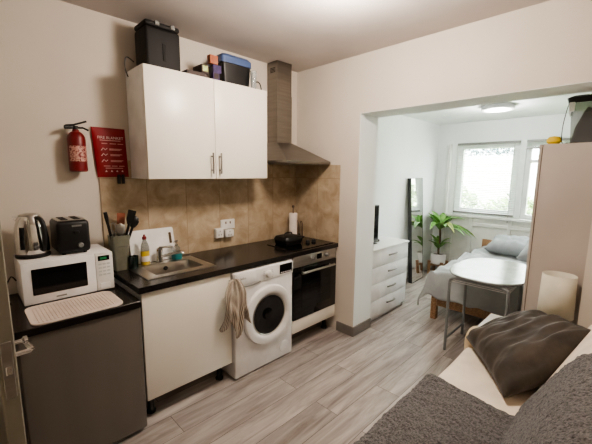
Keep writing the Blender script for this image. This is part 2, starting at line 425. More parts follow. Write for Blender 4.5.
b = N(); lathe(b, dc, [(.245, -.001), (.247, .014), (.238, .028), (.205, .036), (.182, .03), (.165, .012), (.163, .004)], 48, RX, cap=False)
dd = build('door', b, 'white', t)
b = N(); lathe(b, dc, [(.164, .016), (.158, .018), (.12, .012), (.07, .004), (.001, .0015)], 40, RX, cap=False); build('door_glass', b, 'ovengl', dd)
b = N(); lathe(b, dc, [(.166, .014), (.169, .021), (.163, .022), (.158, .017)], 40, RX, cap=False); build('inner_ring', b, 'steel', dd)
b = N(); lathe(b, dc, [(.045, .014), (.045, .018), (.02, .022), (.001, .022)], 24, RX); build('drum_hub', b, 'blackgl', dd)
b = N(); surf(b, 10, 4, lambda u, v: dc + V((.178+.05*v)*math.cos((u-.5)*.9-.08), -.0375-.004*math.sin(v*PI), (.178+.05*v)*math.sin((u-.5)*.9-.08))); build('door_grip', b, 'plastic', dd)
b = N(); lathe(b, (-.735, WY-.0005, .105), [(.052, 0), (.052, .004), (.047, .005), (.001, .005)], 28, RX); build('filter_cap', b, 'white', t)
for x in (WX0+.05, WX1-.05):
    for y in (-.55, -.12):
        b = N(); cyl(b, (x, y, 0), (x, y, .014), .02); build('foot', b, 'black', t)

# oven
t = thing('oven', 'built-in electric oven with steel control panel and black glass door', 'oven', (-.31, -.3, 0))
b = N(); box(b, -.612, -.018, -.558, -.02, .15, .858); build('carcass', b, 'whitem', t, angle=0)
b = N(); box(b, -.606, -.016, -.582, -.5595, .757, .855, .003, 2); cp = build('control_panel', b, 'steel', t)
for x in (-.372, -.168):
    b = N(); lathe(b, (x, -.5825, .812), [(.022, 0), (.022, .008), (.018, .012), (.017, .028), (.014, .03), (.001, .03)], 20, RX); build('knob', b, 'rail', cp)
b = N(); box(b, -.302, -.236, -.585, -.582, .79, .838, .001, 1); build('clock_display', b, 'blackgl', cp)
b = N(); box(b, -.606, -.016, -.585, -.5595, .275, .752, .004, 2); od = build('door', b, 'blackgl', t)
b = N(); box(b, -.50, -.10, -.587, -.5852, .36, .655, .001, 1); build('door_window', b, 'ovengl', od)
b = N(); tube(b, [(-.535, -.6215, .708), (-.085, -.6215, .708)], .011, 12)
for x in (-.50, -.12): cyl(b, (x, -.585, .708), (x, -.6215, .708), .007)
build('handle', b, 'steel', od)
b = N()
for z in (.43, .52, .60): tube(b, [(-.48, -.5885, z), (-.13, -.5885, z)], .0016, 6)
build('rack', b, 'dark', od)
b = N(); box(b, -.612, -.016, -.58, -.5595, .152, .27, .003, 2); build('lower_panel', b, 'gloss', t)
for x in (-.57, -.06):
    for y in (-.48, -.08):
        b = N(); lathe(b, (x, y, 0), [(.03, 0), (.03, .012), (.02, .02), (.02, .135), (.03, .149)], 16); build('leg', b, 'black', t)

# hob
t = thing('hob', 'flat black glass hob in the worktop corner above the oven', 'hob', (-.3, -.37, .9))
b = N(); box(b, -.575, -.035, -.56, -.19, .9005, .906, .002, 1); build('glass_plate', b, 'blackgl', t)
for x, y in ((-.235, -.40), (-.155, -.405)):
    b = N(); lathe(b, (x, y, .9062), [(.022, 0), (.021, .02), (.017, .026), (.001, .026)], 18); build('knob', b, 'black', t)

# wall cabinet
CX0, CX1, CZ0, CZ1 = -1.692, -.678, 1.528, 2.252
t = thing('wall_cabinet', 'cream gloss double door wall cabinet above the tiles', 'cabinet', ((CX0+CX1)/2, -.15, CZ0))
b = N(); box(b, CX0, CX1, -.30, -.009, CZ0, CZ1); build('carcass', b, 'whitem', t, angle=0)
xm = (CX0+CX1)/2
for x0, x1, hx in ((CX0, xm-.0015, xm-.036), (xm+.0015, CX1, xm+.033)):
    b = N(); box(b, x0, x1, -.322, -.3015, CZ0, CZ1, .003, 2); d = build('door', b, 'gloss', t)
    b = N(); tube(b, [(hx, -.349, 1.565), (hx, -.349, 1.72)], .006, 10)
    for z in (1.592, 1.693): cyl(b, (hx, -.322, z), (hx, -.349, z), .0045)
    build('handle', b, 'hood', d)

# cooker hood
t = thing('cooker_hood', 'brushed steel chimney cooker hood in the corner', 'cooker hood', (-.31, -.2, 1.66))
b = N(); loft(b, [[V(-.602, -.485, 1.664), V(-.02, -.485, 1.664), V(-.02, -.009, 1.664), V(-.602, -.009, 1.664)], [V(-.602, -.485, 1.684), V(-.02, -.485, 1.684), V(-.02, -.009, 1.684), V(-.602, -.009, 1.684)],
                [V(-.415, -.155, 1.862), V(-.22, -.155, 1.862), V(-.22, -.009, 1.862), V(-.415, -.009, 1.862)]], True, True)
build('canopy', b, 'hood', t, angle=20)
b = N(); box(b, -.56, -.06, -.44, -.05, 1.659, 1.6635, .001, 1); build('filter', b, 'steel', t)
b = N(); box(b, -.412, -.223, -.152, -.009, 1.863, 2.30); box(b, -.409, -.226, -.149, -.009, 2.30, 2.597); ch = build('chimney', b, 'hood', t, angle=0)
b = N()
for k in range(4): box(b, -.4105, -.4092, -.12, -.05, 2.50+k*.012, 2.506+k*.012)
build('vent', b, 'dark', ch, angle=0)

# ------------------------------------------------------------------ on the short worktop
MZ = .841
t = thing('microwave', 'white microwave oven with dark door window, kettle and toaster standing on it', 'microwave', (-2.17, -.17, MZ))
b = N(); box(b, -2.395, -1.945, -.31, -.025, MZ+.008, 1.085, .006, 2); build('casing', b, 'white', t)
b = N(); box(b, -2.395, -2.043, -.332, -.311, MZ+.008, 1.083, .005, 2); d = build('door', b, 'white', t)
b = N(); box(b, -2.352, -2.09, -.3335, -.3315, MZ+.058, 1.045, .003, 1); build('door_window', b, 'blackgl', d)
b = N(); box(b, -2.25, -2.20, -.3335, -.3315, MZ+.025, MZ+.034); build('maker_mark', b, 'rail', d, angle=0)
b = N(); box(b, -2.041, -1.945, -.330, -.311, MZ+.008, 1.083, .004, 2); p = build('control_panel', b, 'plastic', t)
b = N(); box(b, -2.028, -1.965, -.3315, -.3295, 1.035, 1.065); build('display', b, 'blackgl', p, angle=0)
b = N(); box(b, -2.016, -1.98, -.3323, -.3313, 1.043, 1.057); build('digits', b, 'lcd', p, angle=0)
b = N()
for r in range(4):
    for c in range(3): box(b, -2.027+c*.023, -2.010+c*.023, -.3318, -.3298, 1.008-r*.022, 1.018-r*.022)
build('keypad', b, 'ring', p, angle=0)
b = N(); box(b, -2.025, -1.965, -.333, -.3298, MZ+.018, MZ+.055, .003, 1); build('door_button', b, 'white', p)
for x in (-2.36, -1.98):
    for y in (-.28, -.06):
        b = N(); cyl(b, (x, y, MZ), (x, y, MZ+.009), .012); build('foot', b, 'black', t)
b = N(); tube(b, smooth_path([(-2.397, -.06, .93), (-2.42, -.07, .96), (-2.45, -.10, .90), (-2.455, -.13, .85), (-2.44, -.2, .846)]), .004, 6)
tag(build('power_cord', b, 'black'), 'short black power cord behind the left side of the microwave', 'cord')

t = thing('drying_mat', 'pale ribbed draining tray with rounded corners in front of the microwave', 'drying mat', (-2.2, -.5, .841))
b = N(); out = [V(-2.392, -.35, .841), V(-1.985, -.345, .841)]
cs = rrect(-2.402, -1.985, -.645, -.345, .05, .8412)
loft(b, [cs, [p+V(0, 0, .006) for p in cs], [V(-2.2+(p.x+2.2)*.95, -.495+(p.y+.495)*.93, p.z+.006) for p in cs], [V(-2.2+(p.x+2.2)*.93, -.495+(p.y+.495)*.91, p.z+.003) for p in cs]], True, True)
build('tray', b, 'drymat', t)
b = N()
for k in range(22):
    x = -2.372+k*.0162; box(b, x, x+.006, -.615, -.375, .8443, .8468)
build('ribs', b, 'drymat', t, angle=0)

# kettle
KX, KY, KZ = -2.315, -.165, 1.0855
t = thing('kettle', 'brushed steel electric kettle with black handle on the left of the microwave', 'kettle', (KX, KY, KZ))
b = N(); lathe(b, (KX, KY, KZ), [(.08, 0), (.084, .006), (.084, .016), (.078, .02)], 32); build('base', b, 'black', t)
b = N(); lathe(b, (KX, KY, KZ), [(.077, .021), (.082, .03), (.081, .10), (.074, .17), (.063, .215), (.052, .232), (.05, .236)], 36); build('body', b, 'chrome', t)
b = N(); lathe(b, (KX, KY, KZ), [(.051, .2365), (.05, .243), (.03, .25), (.001, .251)], 28); build('lid', b, 'steel', t)
hd = V(.45, -.89, 0).normalized(); hs = V(.89, .45, 0).normalized(); c0 = V(KX, KY, KZ)
pts = [c0+hd*.052+V(0, 0, .225), c0+hd*.082+V(0, 0, .222), c0+hd*.104+V(0, 0, .19), c0+hd*.108+V(0, 0, .12), c0+hd*.098+V(0, 0, .06), c0+hd*.084+V(0, 0, .045)]
b = N(); tube(b, smooth_path(pts), .013, 12); build('handle', b, 'black', t)
sd = V(-.9, .43, 0).normalized()
b = N(); loft(b, [[c0+sd*.055+hs*.0+Vector(q) for q in ((0, -.02, .19), (0, .02, .19), (0, .015, .23), (0, -.015, .23))], [c0+sd*.082+Vector(q) for q in ((0, -.006, .218), (0, .006, .218), (0, .006, .232), (0, -.006, .232))]], True, True); build('spout', b, 'chrome', t)
wd = V(-.62, -.78, 0).normalized(); ws = V(.78, -.62, 0)
b = N(); surf(b, 4, 8, lambda u, v: c0+V(0, 0, .055+.125*v)+(wd*math.cos((u-.5)*.26)+ws*math.sin((u-.5)*.26)).normalized()*(.0835-.006*v*v)); build('water_gauge', b, 'contents', t, solid=.002)

# toaster
TX0, TX1, TY0, TY1, TZ = -2.21, -2.042, -.27, -.04, 1.0855
t = thing('toaster', 'black two slot toaster beside the kettle on the microwave', 'toaster', ((TX0+TX1)/2, (TY0+TY1)/2, TZ))
b = N(); box(b, TX0, TX1, TY0, TY1, TZ+.008, TZ+.20, .022, 4); build('body', b, 'black', t)
b = N(); box(b, TX0+.012, TX1-.012, TY0+.02, TY1-.02, TZ+.199, TZ+.204, .002, 1); tp = build('top_plate', b, 'steel', t)
for x in (-2.177, -2.112):
    b = N(); box(b, x, x+.034, TY0+.04, TY1-.03, TZ+.2035, TZ+.2055); build('slot', b, 'dark', tp, angle=0)
b = N(); lathe(b, (-2.098, TY0-.0005, TZ+.052), [(.016, 0), (.016, .006), (.012, .012), (.001, .012)], 18, RX); build('browning_knob', b, 'rail', t)
b = N(); box(b, -2.13, -2.10, TY0-.012, TY0-.001, TZ+.125, TZ+.14, .003, 1); build('lever', b, 'black', t)
b = N(); box(b, -2.135, -2.085, TY0-.002, TY0+.001, TZ+.165, TZ+.175); build('maker_mark', b, 'rail', t, angle=0)
for x in (-2.18, -2.07):
    for y in (-.24, -.07):
        b = N(); cyl(b, (x, y, TZ), (x, y, TZ+.009), .01); build('foot', b, 'black', t)

# ------------------------------------------------------------------ around the sink
UX, UY = -1.838, -.115
t = thing('utensil_holder', 'grey green square utensil pot beside the sink holding cooking tools', 'utensil pot', (UX, UY, .9))
b = N(); loft(b, [rrect(UX-.042, UX+.042, UY-.042, UY+.042, .012, .901), rrect(UX-.05, UX+.05, UY-.05, UY+.05, .014, 1.07), rrect(UX-.055, UX+.055, UY-.055, UY+.055, .014, 1.072), rrect(UX-.057, UX+.057, UY-.057, UY+.057, .014, 1.145),
    rrect(UX-.052, UX+.052, UY-.052, UY+.052, .013, 1.145), rrect(UX-.045, UX+.045, UY-.045, UY+.045, .012, .99)], True, True)
build('pot', b, 'pot', t)
def utensil(name, label, base, top, m, head, hm=None):
    base, top = Vector(base), Vector(top); d = (top-base).normalized()
    t = thing(name, label, 'utensil', base, 'cooking tools in the utensil pot')
    b = N(); tube(b, [base, base.lerp(top, .5), top], [.006, .008, .009], 10); build('handle', b, m, t)
    rt = d.cross(V(.35, 1, 0)).normalized(); nr = rt.cross(d)
    b = N()
    if head == 'slat':
        for s in (-1, 1): pass
        loft(b, [[top+rt*(w*sx)+nr*(.004*sy)+d*h for sx, sy in ((-1, -1), (1, -1), (1, 1), (-1, 1))] for h, w in ((-.01, .012), (.02, .024), (.085, .026), (.09, .024))], True, True)
    elif head == 'spoon':
        mx = Matrix((rt, nr, d)).transposed().to_4x4()
        lathe(b, top, [(.001, -.012), (.016, .0), (.027, .022), (.03, .045), (.024, .066), (.001, .08)], 16, mx @ Matrix.Diagonal((1, .4, 1, 1)))
    elif head == 'loop':
        for a in (0, PI/3, 2*PI/3):
            ax = rt*math.cos(a)+nr*math.sin(a)
            tube(b, smooth_path([top, top+ax*.022+d*.03, top+ax*.02+d*.06, top+d*.075, top-ax*.02+d*.06, top-ax*.022+d*.03, top]), .0018, 6)
    else:
        tube(b, [top, top+d*.05, top+d*.085], [.009, .013, .011], 12)
    build({'slat': 'blade', 'spoon': 'bowl', 'loop': 'wires', 'grip': 'grip'}[head], b, hm or m, t)
utensil('spatula', 'black tool with a straight handle at the far left of the utensil pot', (UX-.03, UY-.01, 1.0), (UX-.066, UY-.02, 1.225), 'black', 'grip')
utensil('whisk', 'silver wire whisk standing in the utensil pot', (UX-.012, UY+.01, 1.0), (UX-.028, UY-.01, 1.16), 'steel', 'loop')
utensil('serving_spoon', 'silver serving spoon standing in the middle of the utensil pot', (UX+.0, UY-.02, 1.0), (UX+.004, UY-.03, 1.15), 'steel', 'spoon')
utensil('wooden_spatula', 'red brown wooden spatula at the back of the utensil pot', (UX+.01, UY+.02, 1.0), (UX+.03, UY+.035, 1.20), 'spoonwood', 'slat')
utensil('turner', 'black slotted turner leaning right in the utensil pot', (UX+.005, UY-.012, 1.0), (UX+.065, UY-.03, 1.225), 'black', 'slat')
utensil('ladle', 'black ladle with the widest head, rightmost in the utensil pot', (UX+.025, UY+.0, 1.0), (UX+.095, UY-.0, 1.19), 'black', 'spoon')

mxb = Matrix.Translation(V(0, -.085, .9065)) @ Matrix.Rotation(math.radians(-13), 4, 'X')
b = N(); L0 = rrect(-1.75, -1.415, .0, .245, .015, 0)
loft(b, [[mxb @ V(p.x, 0, p.y) for p in L0], [mxb @ V(p.x, .012, p.y) for p in L0]], True, True)
t = thing('chopping_board', 'white chopping board leaning on the tiles behind the sink', 'chopping board', (-1.58, -.06, .9065))
build('board', b, 'whitem', t, angle=30)
b = N(); box(b, -1.455, -1.437, -.0015, .0, .12, .205, .004, 2, mxb); build('grip_slot', b, 'trunk', t)

t = thing('soap_bottle', 'clear bottle of yellow washing up liquid with a red cap', 'bottle', (-1.672, -.128, .906))
c = V(-1.672, -.128, .9062)
b = N(); lathe(b, c, [(.028, 0), (.031, .008), (.031, .095), (.029, .10)], 24, sy=.7); build('liquid', b, 'yellow', t)
b = N(); lathe(b, c, [(.0305, .1005), (.029, .13), (.022, .155), (.013, .178), (.012, .186)], 24, sy=.75); build('bottle_top', b, 'clear', t)
b = N(); lathe(b, c, [(.015, .1865), (.015, .203), (.007, .212), (.006, .222), (.001, .223)], 18); build('cap', b, 'red', t)
b = N(); lathe(b, c, [(.0318, .025), (.0318, .065)], 24, cap=False, sy=.74); build('paper_label', b, 'paper', t)

b = N(); lathe(b, (-1.768, -.165, .9062), [(.026, 0), (.03, .004), (.034, .085), (.031, .085), (.027, .01), (.001, .008)], 24, cap=False)
tag(build('tumbler', b, 'greenglass'), 'dark tumbler on the left rim of the sink beside the soap bottle', 'tumbler')

t = thing('soap_dispenser', 'teal soap dispenser with clear pump top at the right of the tap', 'dispenser', (-1.435, -.125, .906))
c = V(-1.435, -.128, .9062)
b = N(); lathe(b, c, [(.036, 0), (.04, .006), (.04, .045), (.036, .05)], 24); build('holder', b, 'teal', t)
b = N(); lathe(b, c, [(.028, .051), (.028, .09), (.012, .105), (.012, .115)], 20); build('bottle', b, 'clear', t)
b = N(); cyl(b, c+V(0, 0, .116), c+V(0, 0, .14), .006); tube(b, [c+V(.012, 0, .143), c+V(-.02, -.02, .145), c+V(-.032, -.03, .138)], .006, 8); build('pump', b, 'steel', t)

# sockets
t = thing('wall_socket', 'white double wall socket on the beige tiles', 'socket', (-.888, -.012, 1.11))
b = N(); box(b, -.962, -.816, -.019, -.0085, 1.068, 1.155, .003, 2); build('face_plate', b, 'plastic', t)
for x in (-.912, -.866):
    b = N(); box(b, x-.006, x+.006, -.0225, -.0192, 1.115, 1.137, .001, 1); build('switch', b, 'edge', t)
for x0, x1, z0, z1, y, lab in ((-1.032, -.955, 1.0, 1.085, -.052, 'white plug adaptor standing out at the lower left of the socket'), (-.942, -.852, .998, 1.066, -.06, 'white plug pushed in directly under the socket switches')):
    t = thing('plug_adaptor', lab, 'plug', ((x0+x1)/2, -.03, z0), 'plugs at the double socket')
    b = N(); box(b, x0, x1, y, -.0195 if x0 > -.95 else -.009, z0, z1, .008, 3); build('casing', b, 'plastic', t)
    b = N(); cx = (x0+x1)/2
    for dx, dz in ((0, .018), (-.012, -.012), (.012, -.012)): box(b, cx+dx-.004, cx+dx+.004, y-.001, y+.001, (z0+z1)/2+dz-.006, (z0+z1)/2+dz+.006)
    build('pin_holes', b, 'rail', t, angle=0)

# kitchen roll
t = thing('kitchen_roll', 'upright white kitchen roll on a black stand in the corner', 'kitchen roll', (-.147, -.105, .9))
c = V(-.147, -.105, .9005)
b = N(); lathe(b, c, [(.07, 0), (.07, .008), (.02, .012)], 28); build('stand_base', b, 'black', t)
b = N(); cyl(b, c+V(0, 0, .008), c+V(0, 0, .315), .007); lathe(b, c+V(0, 0, .315), [(.007, 0), (.014, .01), (.011, .026), (.001, .03)], 16); build('stand_pole', b, 'edge', t)
b = N(); lathe(b, c, [(.016, .0135), (.043, .0135), (.044, .02), (.044, .255), (.043, .262), (.016, .262)], 32, cap=False); build('paper_roll', b, 'paper', t)

# black grill pan
t = thing('grill_pan', 'black square grill pan with lid and stub handle on the hob', 'pan', (-.40, -.30, .906))
c = V(-.405, -.305, .9065)
def rl(s, z, r=.035): return rrect(c.x-.115*s, c.x+.115*s, c.y-.095*s, c.y+.095*s, r, c.z+z)
b = N(); loft(b, [rl(.86, 0), rl(.95, .012), rl(1, .045), rl(.98, .046)], True, True); build('pan_body', b, 'black', t)
b = N(); loft(b, [rl(1.01, .0465), rl(1.01, .056), rl(.9, .078), rl(.6, .086)], True, True); l = build('lid', b, 'black', t)
b = N(); tube(b, smooth_path([c+V(-.045, 0, .085), c+V(-.035, 0, .105), c+V(.035, 0, .105), c+V(.045, 0, .085)]), .007, 10); build('lid_handle', b, 'black', l)
b = N(); tube(b, smooth_path([c+V(.11, .02, .04), c+V(.15, .035, .05), c+V(.205, .05, .058)]), [.012]*12+[.01], 10); build('handle', b, 'black', t)

# wire stand
t = thing('wire_stand', 'small black wire stand with two hoops right of the kitchen roll', 'stand', (-.04, -.07, .9))
b = N(); box(b, -.066, -.016, -.15, -.03, .9005, .907, .002, 1); build('base', b, 'black', t)
for y in (-.12, -.06):
    b = N(); tube(b, smooth_path([(-.041, y-.018, .906), (-.041, y-.018, 1.03), (-.041, y, 1.07), (-.041, y+.018, 1.03), (-.041, y+.018, .906)]), .004, 8); build('hoop', b, 'edge', t)

# tea towel at the washing machine corner
t = thing('tea_towel', 'striped beige tea towel hanging gathered between sink cabinet and washing machine', 'tea towel', (-1.26, -.64, .41))
def tow(u, v):
    # v: 0 top, 1 bottom ; u across
    w = .028 + .098*v**.5+.012*math.sin(v*7)
    x = -1.262 + (u-.5)*2*w - .0*v
    ln = .33 + .10*math.exp(-((u-.62)/.16)**2) + .035*math.sin(u*14)
    z = .822 - ln*v - .035*math.sin(v*PI)*0
    y = -.648 - .017*math.sin(u*24+v*3+2*ns(u*2,v*2,4))*(.5+.5*v) - .02*math.sin(v*PI*.9) - .012*ns(u*5, v*5, 1)
    if y > -.628: y = -.628
    return V(x, y, z)
b = N(); surf(b, 60, 34, tow, uv=True); build('cloth', b, 'towel', t, angle=80, solid=.003)
b = N(); tube(b, smooth_path([(-1.262, -.584, .80), (-1.262, -.60, .80), (-1.262, -.62, .80), (-1.262, -.648, .806), (-1.262, -.648, .83)]), .004, 8)
tag(build('towel_hook', b, 'steel'), 'small metal hook behind the tea towel on the cream cabinet door', 'hook')

# ------------------------------------------------------------------ on the wall
EX = -2.03
t = thing('fire_extinguisher', 'red fire extinguisher with black lever handle on the left wall space', 'fire extinguisher', (EX, -.065, 1.57))
c = V(EX, -.066, 1.572)
b = N(); lathe(b, c, [(.04, 0), (.05, .006), (.05, .20), (.046, .222), (.032, .243), (.018, .252), (.018, .262)], 32); build('cylinder', b, 'red', t)
b = N(); surf(b, 20, 2, lambda u, v: c+V(.0505*math.sin((u-.5)*2.6+.15), -.0505*math.cos((u-.5)*2.6+.15), .065+.095*v)); build('instruction_label', b, 'label', t)
b = N(); cyl(b, c+V(0, 0, .262), c+V(0, 0, .285), .015); build('valve', b, 'black', t)
b = N(); tube(b, [c+V(-.055, -.006, .282), c+V(-.01, -.004, .29), c+V(.03, -.004, .305), c+V(.062, -.006, .318)], .006, 8); build('top_lever', b, 'black', t)
b = N(); tube(b, [c+V(-.01, -.004, .272), c+V(.04, -.006, .276), c+V(.07, -.008, .262)], .006, 8); build('carry_handle', b, 'black', t)
b = N(); cyl(b, c+V(-.015, -.002, .275), c+V(-.06, -.01, .272), .01, .012, 12); build('nozzle', b, 'black', t)
b = N(); box(b, EX-.02, EX+.02, -.015, -.0005, 1.60, 1.80, .002, 1); build('wall_bracket', b, 'rail', t)

t = thing('fire_blanket', 'red fire blanket pouch with white instructions hanging on the wall', 'fire blanket', (-1.82, -.01, 1.53))
P0, P1, P2, P3 = V(-1.932, 0, 1.868), V(-1.722, 0, 1.868), V(-1.712, 0, 1.538), V(-1.912, 0, 1.536)
def pouch(u, v):
    p = P0.lerp(P1, u).lerp(P3.lerp(P2, u), v)
    return V(p.x, -.0115-.022*(math.sin(u*PI)*math.sin(v*PI))**.5, p.z)
b = N(); surf(b, 18, 24, pouch)
b2 = [bv for bv in b.verts]
surf(b, 18, 24, lambda u, v: V(pouch(u, v).x, -.0105, pouch(u, v).z)); build('pouch', b, 'redcloth', t, angle=60)
text('FIRE BLANKET', .0255, (-1.822, -.0345, 1.80), 'lettering', t, 'title_lettering')
b = N()
for z, x0, x1 in ((1.783, -1.89, -1.76), (1.762, -1.88, -1.845), (1.762, -1.83, -1.79), (1.762, -1.78, -1.745), (1.727, -1.835, -1.755), (1.72, -1.835, -1.765), (1.69, -1.83, -1.755), (1.683, -1.83, -1.77), (1.65, -1.83, -1.75), (1.643, -1.83, -1.76), (1.612, -1.875, -1.835), (1.612, -1.825, -1.79), (1.612, -1.78, -1.745), (1.598, -1.865, -1.755)):
    box(b, x0, x1, -.0362, -.0345, z-.0028, z+.0028)
build('instruction_lines', b, 'pinkprint', t, angle=0)
for k, z in enumerate((1.724, 1.687, 1.647)):
    b = N(); tube(b, [(-1.885, -.0362, z-.008), (-1.872, -.0362, z+.008), (-1.86, -.0362, z-.004), (-1.848, -.0362, z+.006)], .0024, 6); build('pictogram', b, 'lettering', t, angle=0)
b = N()
for k in range(4): lathe(b, (-1.862+k*.034, -.036, 1.577), [(.001, 0), (.0085, 0), (.0085, .001), (.001, .001)], 3, RX @ Matrix.Rotation(PI/2, 4, 'Z'))
build('triangle_row', b, 'lettering', t, angle=0)
for x in (-1.79, -1.762):
    b = N(); box(b, x, x+.02, -.022, -.012, 1.49, 1.555, .002, 1); build('pull_tab', b, 'black', t)

# ------------------------------------------------------------------ on top of the wall cabinet
ZT = 2.2535
t = thing('kitchen_appliance', 'black boxy kitchen appliance with two pale clips on the left of the wall cabinet', 'appliance', (-1.55, -.16, ZT))
b = N(); box(b, -1.64, -1.400, -.255, -.06, ZT, ZT+.265, .02, 3); build('body', b, 'matt', t)
b = N(); box(b, -1.639, -1.401, -.254, -.061, ZT+.266, ZT+.30, .014, 3); build('lid', b, 'matt', t)
for x in (-1.575, -1.47):
    b = N(); box(b, x, x+.03, -.264, -.245, ZT+.275, ZT+.302, .003, 1); build('clip', b, 'rail', t)
b = N(); box(b, -1.53, -1.505, -.26, -.256, ZT+.06, ZT+.17, .002, 1); build('handle_recess', b, 'dark', t)
b = N(); tube(b, smooth_path([(-1.67, -.12, ZT+.05), (-1.705, -.11, ZT+.075), (-1.722, -.11, ZT+.06), (-1.725, -.11, ZT-.0), (-1.71, -.11, ZT-.05)]), .004, 6); build('cable', b, 'black', t)

def carton(label, x0, x1, y0, y1, z0, z1, m, fm=None):
    t = thing('carton', label, 'box', ((x0+x1)/2, (y0+y1)/2, z0), 'small cartons on the wall cabinet')
    b = N(); box(b, x0, x1, y0, y1, z0, z1, .001, 1); build('carton_body', b, m, t)
    b = N(); box(b, x0+.008, x1-.008, y0-.0012, y0-.0003, z0+.012, z1-.008); build('printed_panel', b, fm or m, t, angle=0)
carton('long dark brown carton lying on the wall cabinet under the pale green one', -1.375, -1.215, -.285, -.12, ZT, ZT+.036, 'brown')
carton('pale green carton lying on top of the dark brown one', -1.262, -1.205, -.29, -.16, ZT+.037, ZT+.095, 'brown', 'green')
carton('lower small purple carton in front of the blue lidded crate', -1.172, -1.118, -.295, -.26, ZT, ZT+.058, 'purple', 'brown')
carton('upper small purple carton in front of the blue lidded crate', -1.168, -1.100, -.293, -.262, ZT+.059, ZT+.112, 'purple')
carton('orange brown carton topmost on the purple cartons', -1.196, -1.13, -.298, -.255, ZT+.113, ZT+.174, 'orange')

t = thing('storage_crate', 'black storage crate with a blue lid on the wall cabinet', 'crate', (-.93, -.14, ZT))
b = N(); loft(b, [rrect(-1.045, -.80, -.245, -.03, .02, ZT), rrect(-1.06, -.79, -.255, -.025, .02, ZT+.165)], True, True); build('crate_body', b, 'black', t)
b = N(); loft(b, [rrect(-1.07, -.783, -.262, -.02, .025, ZT+.166), rrect(-1.07, -.783, -.262, -.02, .025, ZT+.21), rrect(-1.05, -.80, -.245, -.035, .03, ZT+.232)], True, True); l = build('lid', b, 'blue', t)
b = N(); tube(b, smooth_path([(-1.0, -.14, ZT+.23), (-.985, -.14, ZT+.25), (-.90, -.14, ZT+.25), (-.885, -.14, ZT+.23)]), .008, 8); build('lid_handle', b, 'contents', l)
b = N(); lathe(b, (-.79, -.285, ZT), [(.022, 0), (.026, .14), (.0245, .14), (.0205, .004), (.001, .004)], 20, cap=False)
tag(build('drinking_glass', b, 'clearglass'), 'tall clear drinking glass beside the blue lidded crate', 'glass')
b = N(); tube(b, smooth_path([(-.765, -.24, ZT+.005), (-.755, -.25, ZT+.05), (-.725, -.255, ZT+.075), (-.695, -.255, ZT+.055), (-.685, -.25, ZT+.005), (-.70, -.20, ZT+.005)]), .0048, 6)
tag(build('cable', b, 'black'), 'thin black cable loop at the right end of the wall cabinet top', 'cable')

# ------------------------------------------------------------------ ceiling lamps
t = thing('ceiling_lamp', 'round warm kitchen ceiling lamp above the floor', 'ceiling lamp', (-1.06, -1.42, ZC))
c = V(-1.06, -1.42, ZC)
b = N(); lathe(b, c, [(.09, -.0005), (.09, -.02), (.085, -.022)], 32); build('base_ring', b, 'ring', t)
b = N(); lathe(b, c, [(.082, -.0225), (.075, -.04), (.05, -.056), (.001, -.062)], 32); build('diffuser', b, 'lampon', t)
t = thing('ceiling_lamp', 'flat round bedroom ceiling lamp seen through the opening', 'ceiling lamp', (1.83, -1.39, ZB))
c = V(1.83, -1.39, ZB)
b = N(); lathe(b, c, [(.165, -.0005), (.168, -.02), (.165, -.045), (.15, -.052), (.135, -.05)], 40); build('rim', b, 'ring', t)
b = N(); lathe(b, c, [(.137, -.0505), (.10, -.056), (.001, -.058)], 40); build('diffuser', b, 'discon', t)

# ------------------------------------------------------------------ bedroom
t = thing('chest_of_drawers', 'white chest of four drawers behind the opening pier', 'chest of drawers', (.705, -.53, 0))
b = N()
box(b, .318, .336, -.755, -.30, 0, .78); box(b, 1.082, 1.10, -.755, -.30, 0, .78); box(b, .336, 1.082, -.312, -.30, .05, .78); box(b, .336, 1.082, -.74, -.312, .04, .058); box(b, .336, 1.082, -.735, -.72, 0, .04)
build('carcass', b, 'whitem', t, angle=0)
b = N(); box(b, .312, 1.106, -.785, -.298, .781, .803, .004, 2); build('top', b, 'whitem', t)
for k in range(4):
    z0 = .062+k*.18
    b = N(); box(b, .32, 1.098, -.774, -.7565, z0, z0+.176, .003, 2); d = build('drawer', b, 'whitem', t)
    z = z0+.105
    b = N(); tube(b, smooth_path([(.665, -.774, z-.006), (.675, -.79, z), (.745, -.804, z+.004), (.815, -.79, z), (.825, -.774, z-.006)]), .009, 8); build('handle', b, 'rail', d)

t = thing('monitor', 'thin black screen standing on the chest of drawers beside the pier', 'screen', (.5, -.53, .803))
mm = Matrix.Translation(V(.565, -.55, .804)) @ Matrix.Rotation(math.radians(-8), 4, 'Z')
b = N(); box(b, -.175, .175, -.015, .03, .03, .425, .006, 2, mm); build('screen_body', b, 'black', t)
b = N(); box(b, -.165, .165, -.0165, -.0145, .045, .415, .001, 1, mm); build('screen_panel', b, 'blackgl', t)
b = N(); box(b, -.10, .10, -.07, .07, 0, .008, .003, 1, mm); box(b, -.02, .02, .0, .014, .006, .06, .002, 1, mm); build('stand', b, 'black', t)
t = thing('small_gadget', 'small rounded grey gadget on the chest of drawers beside the screen', 'gadget', (.76, -.56, .803))
b = N(); lathe(b, (.75, -.56, .8035), [(.03, 0), (.034, .012), (.026, .03), (.001, .036)], 20, sx=1.2); build('shell', b, 'rail', t)
b = N(); lathe(b, (.75, -.583, .822), [(.010, 0), (.010, .012), (.001, .013)], 14, RX); build('button', b, 'contents', t)

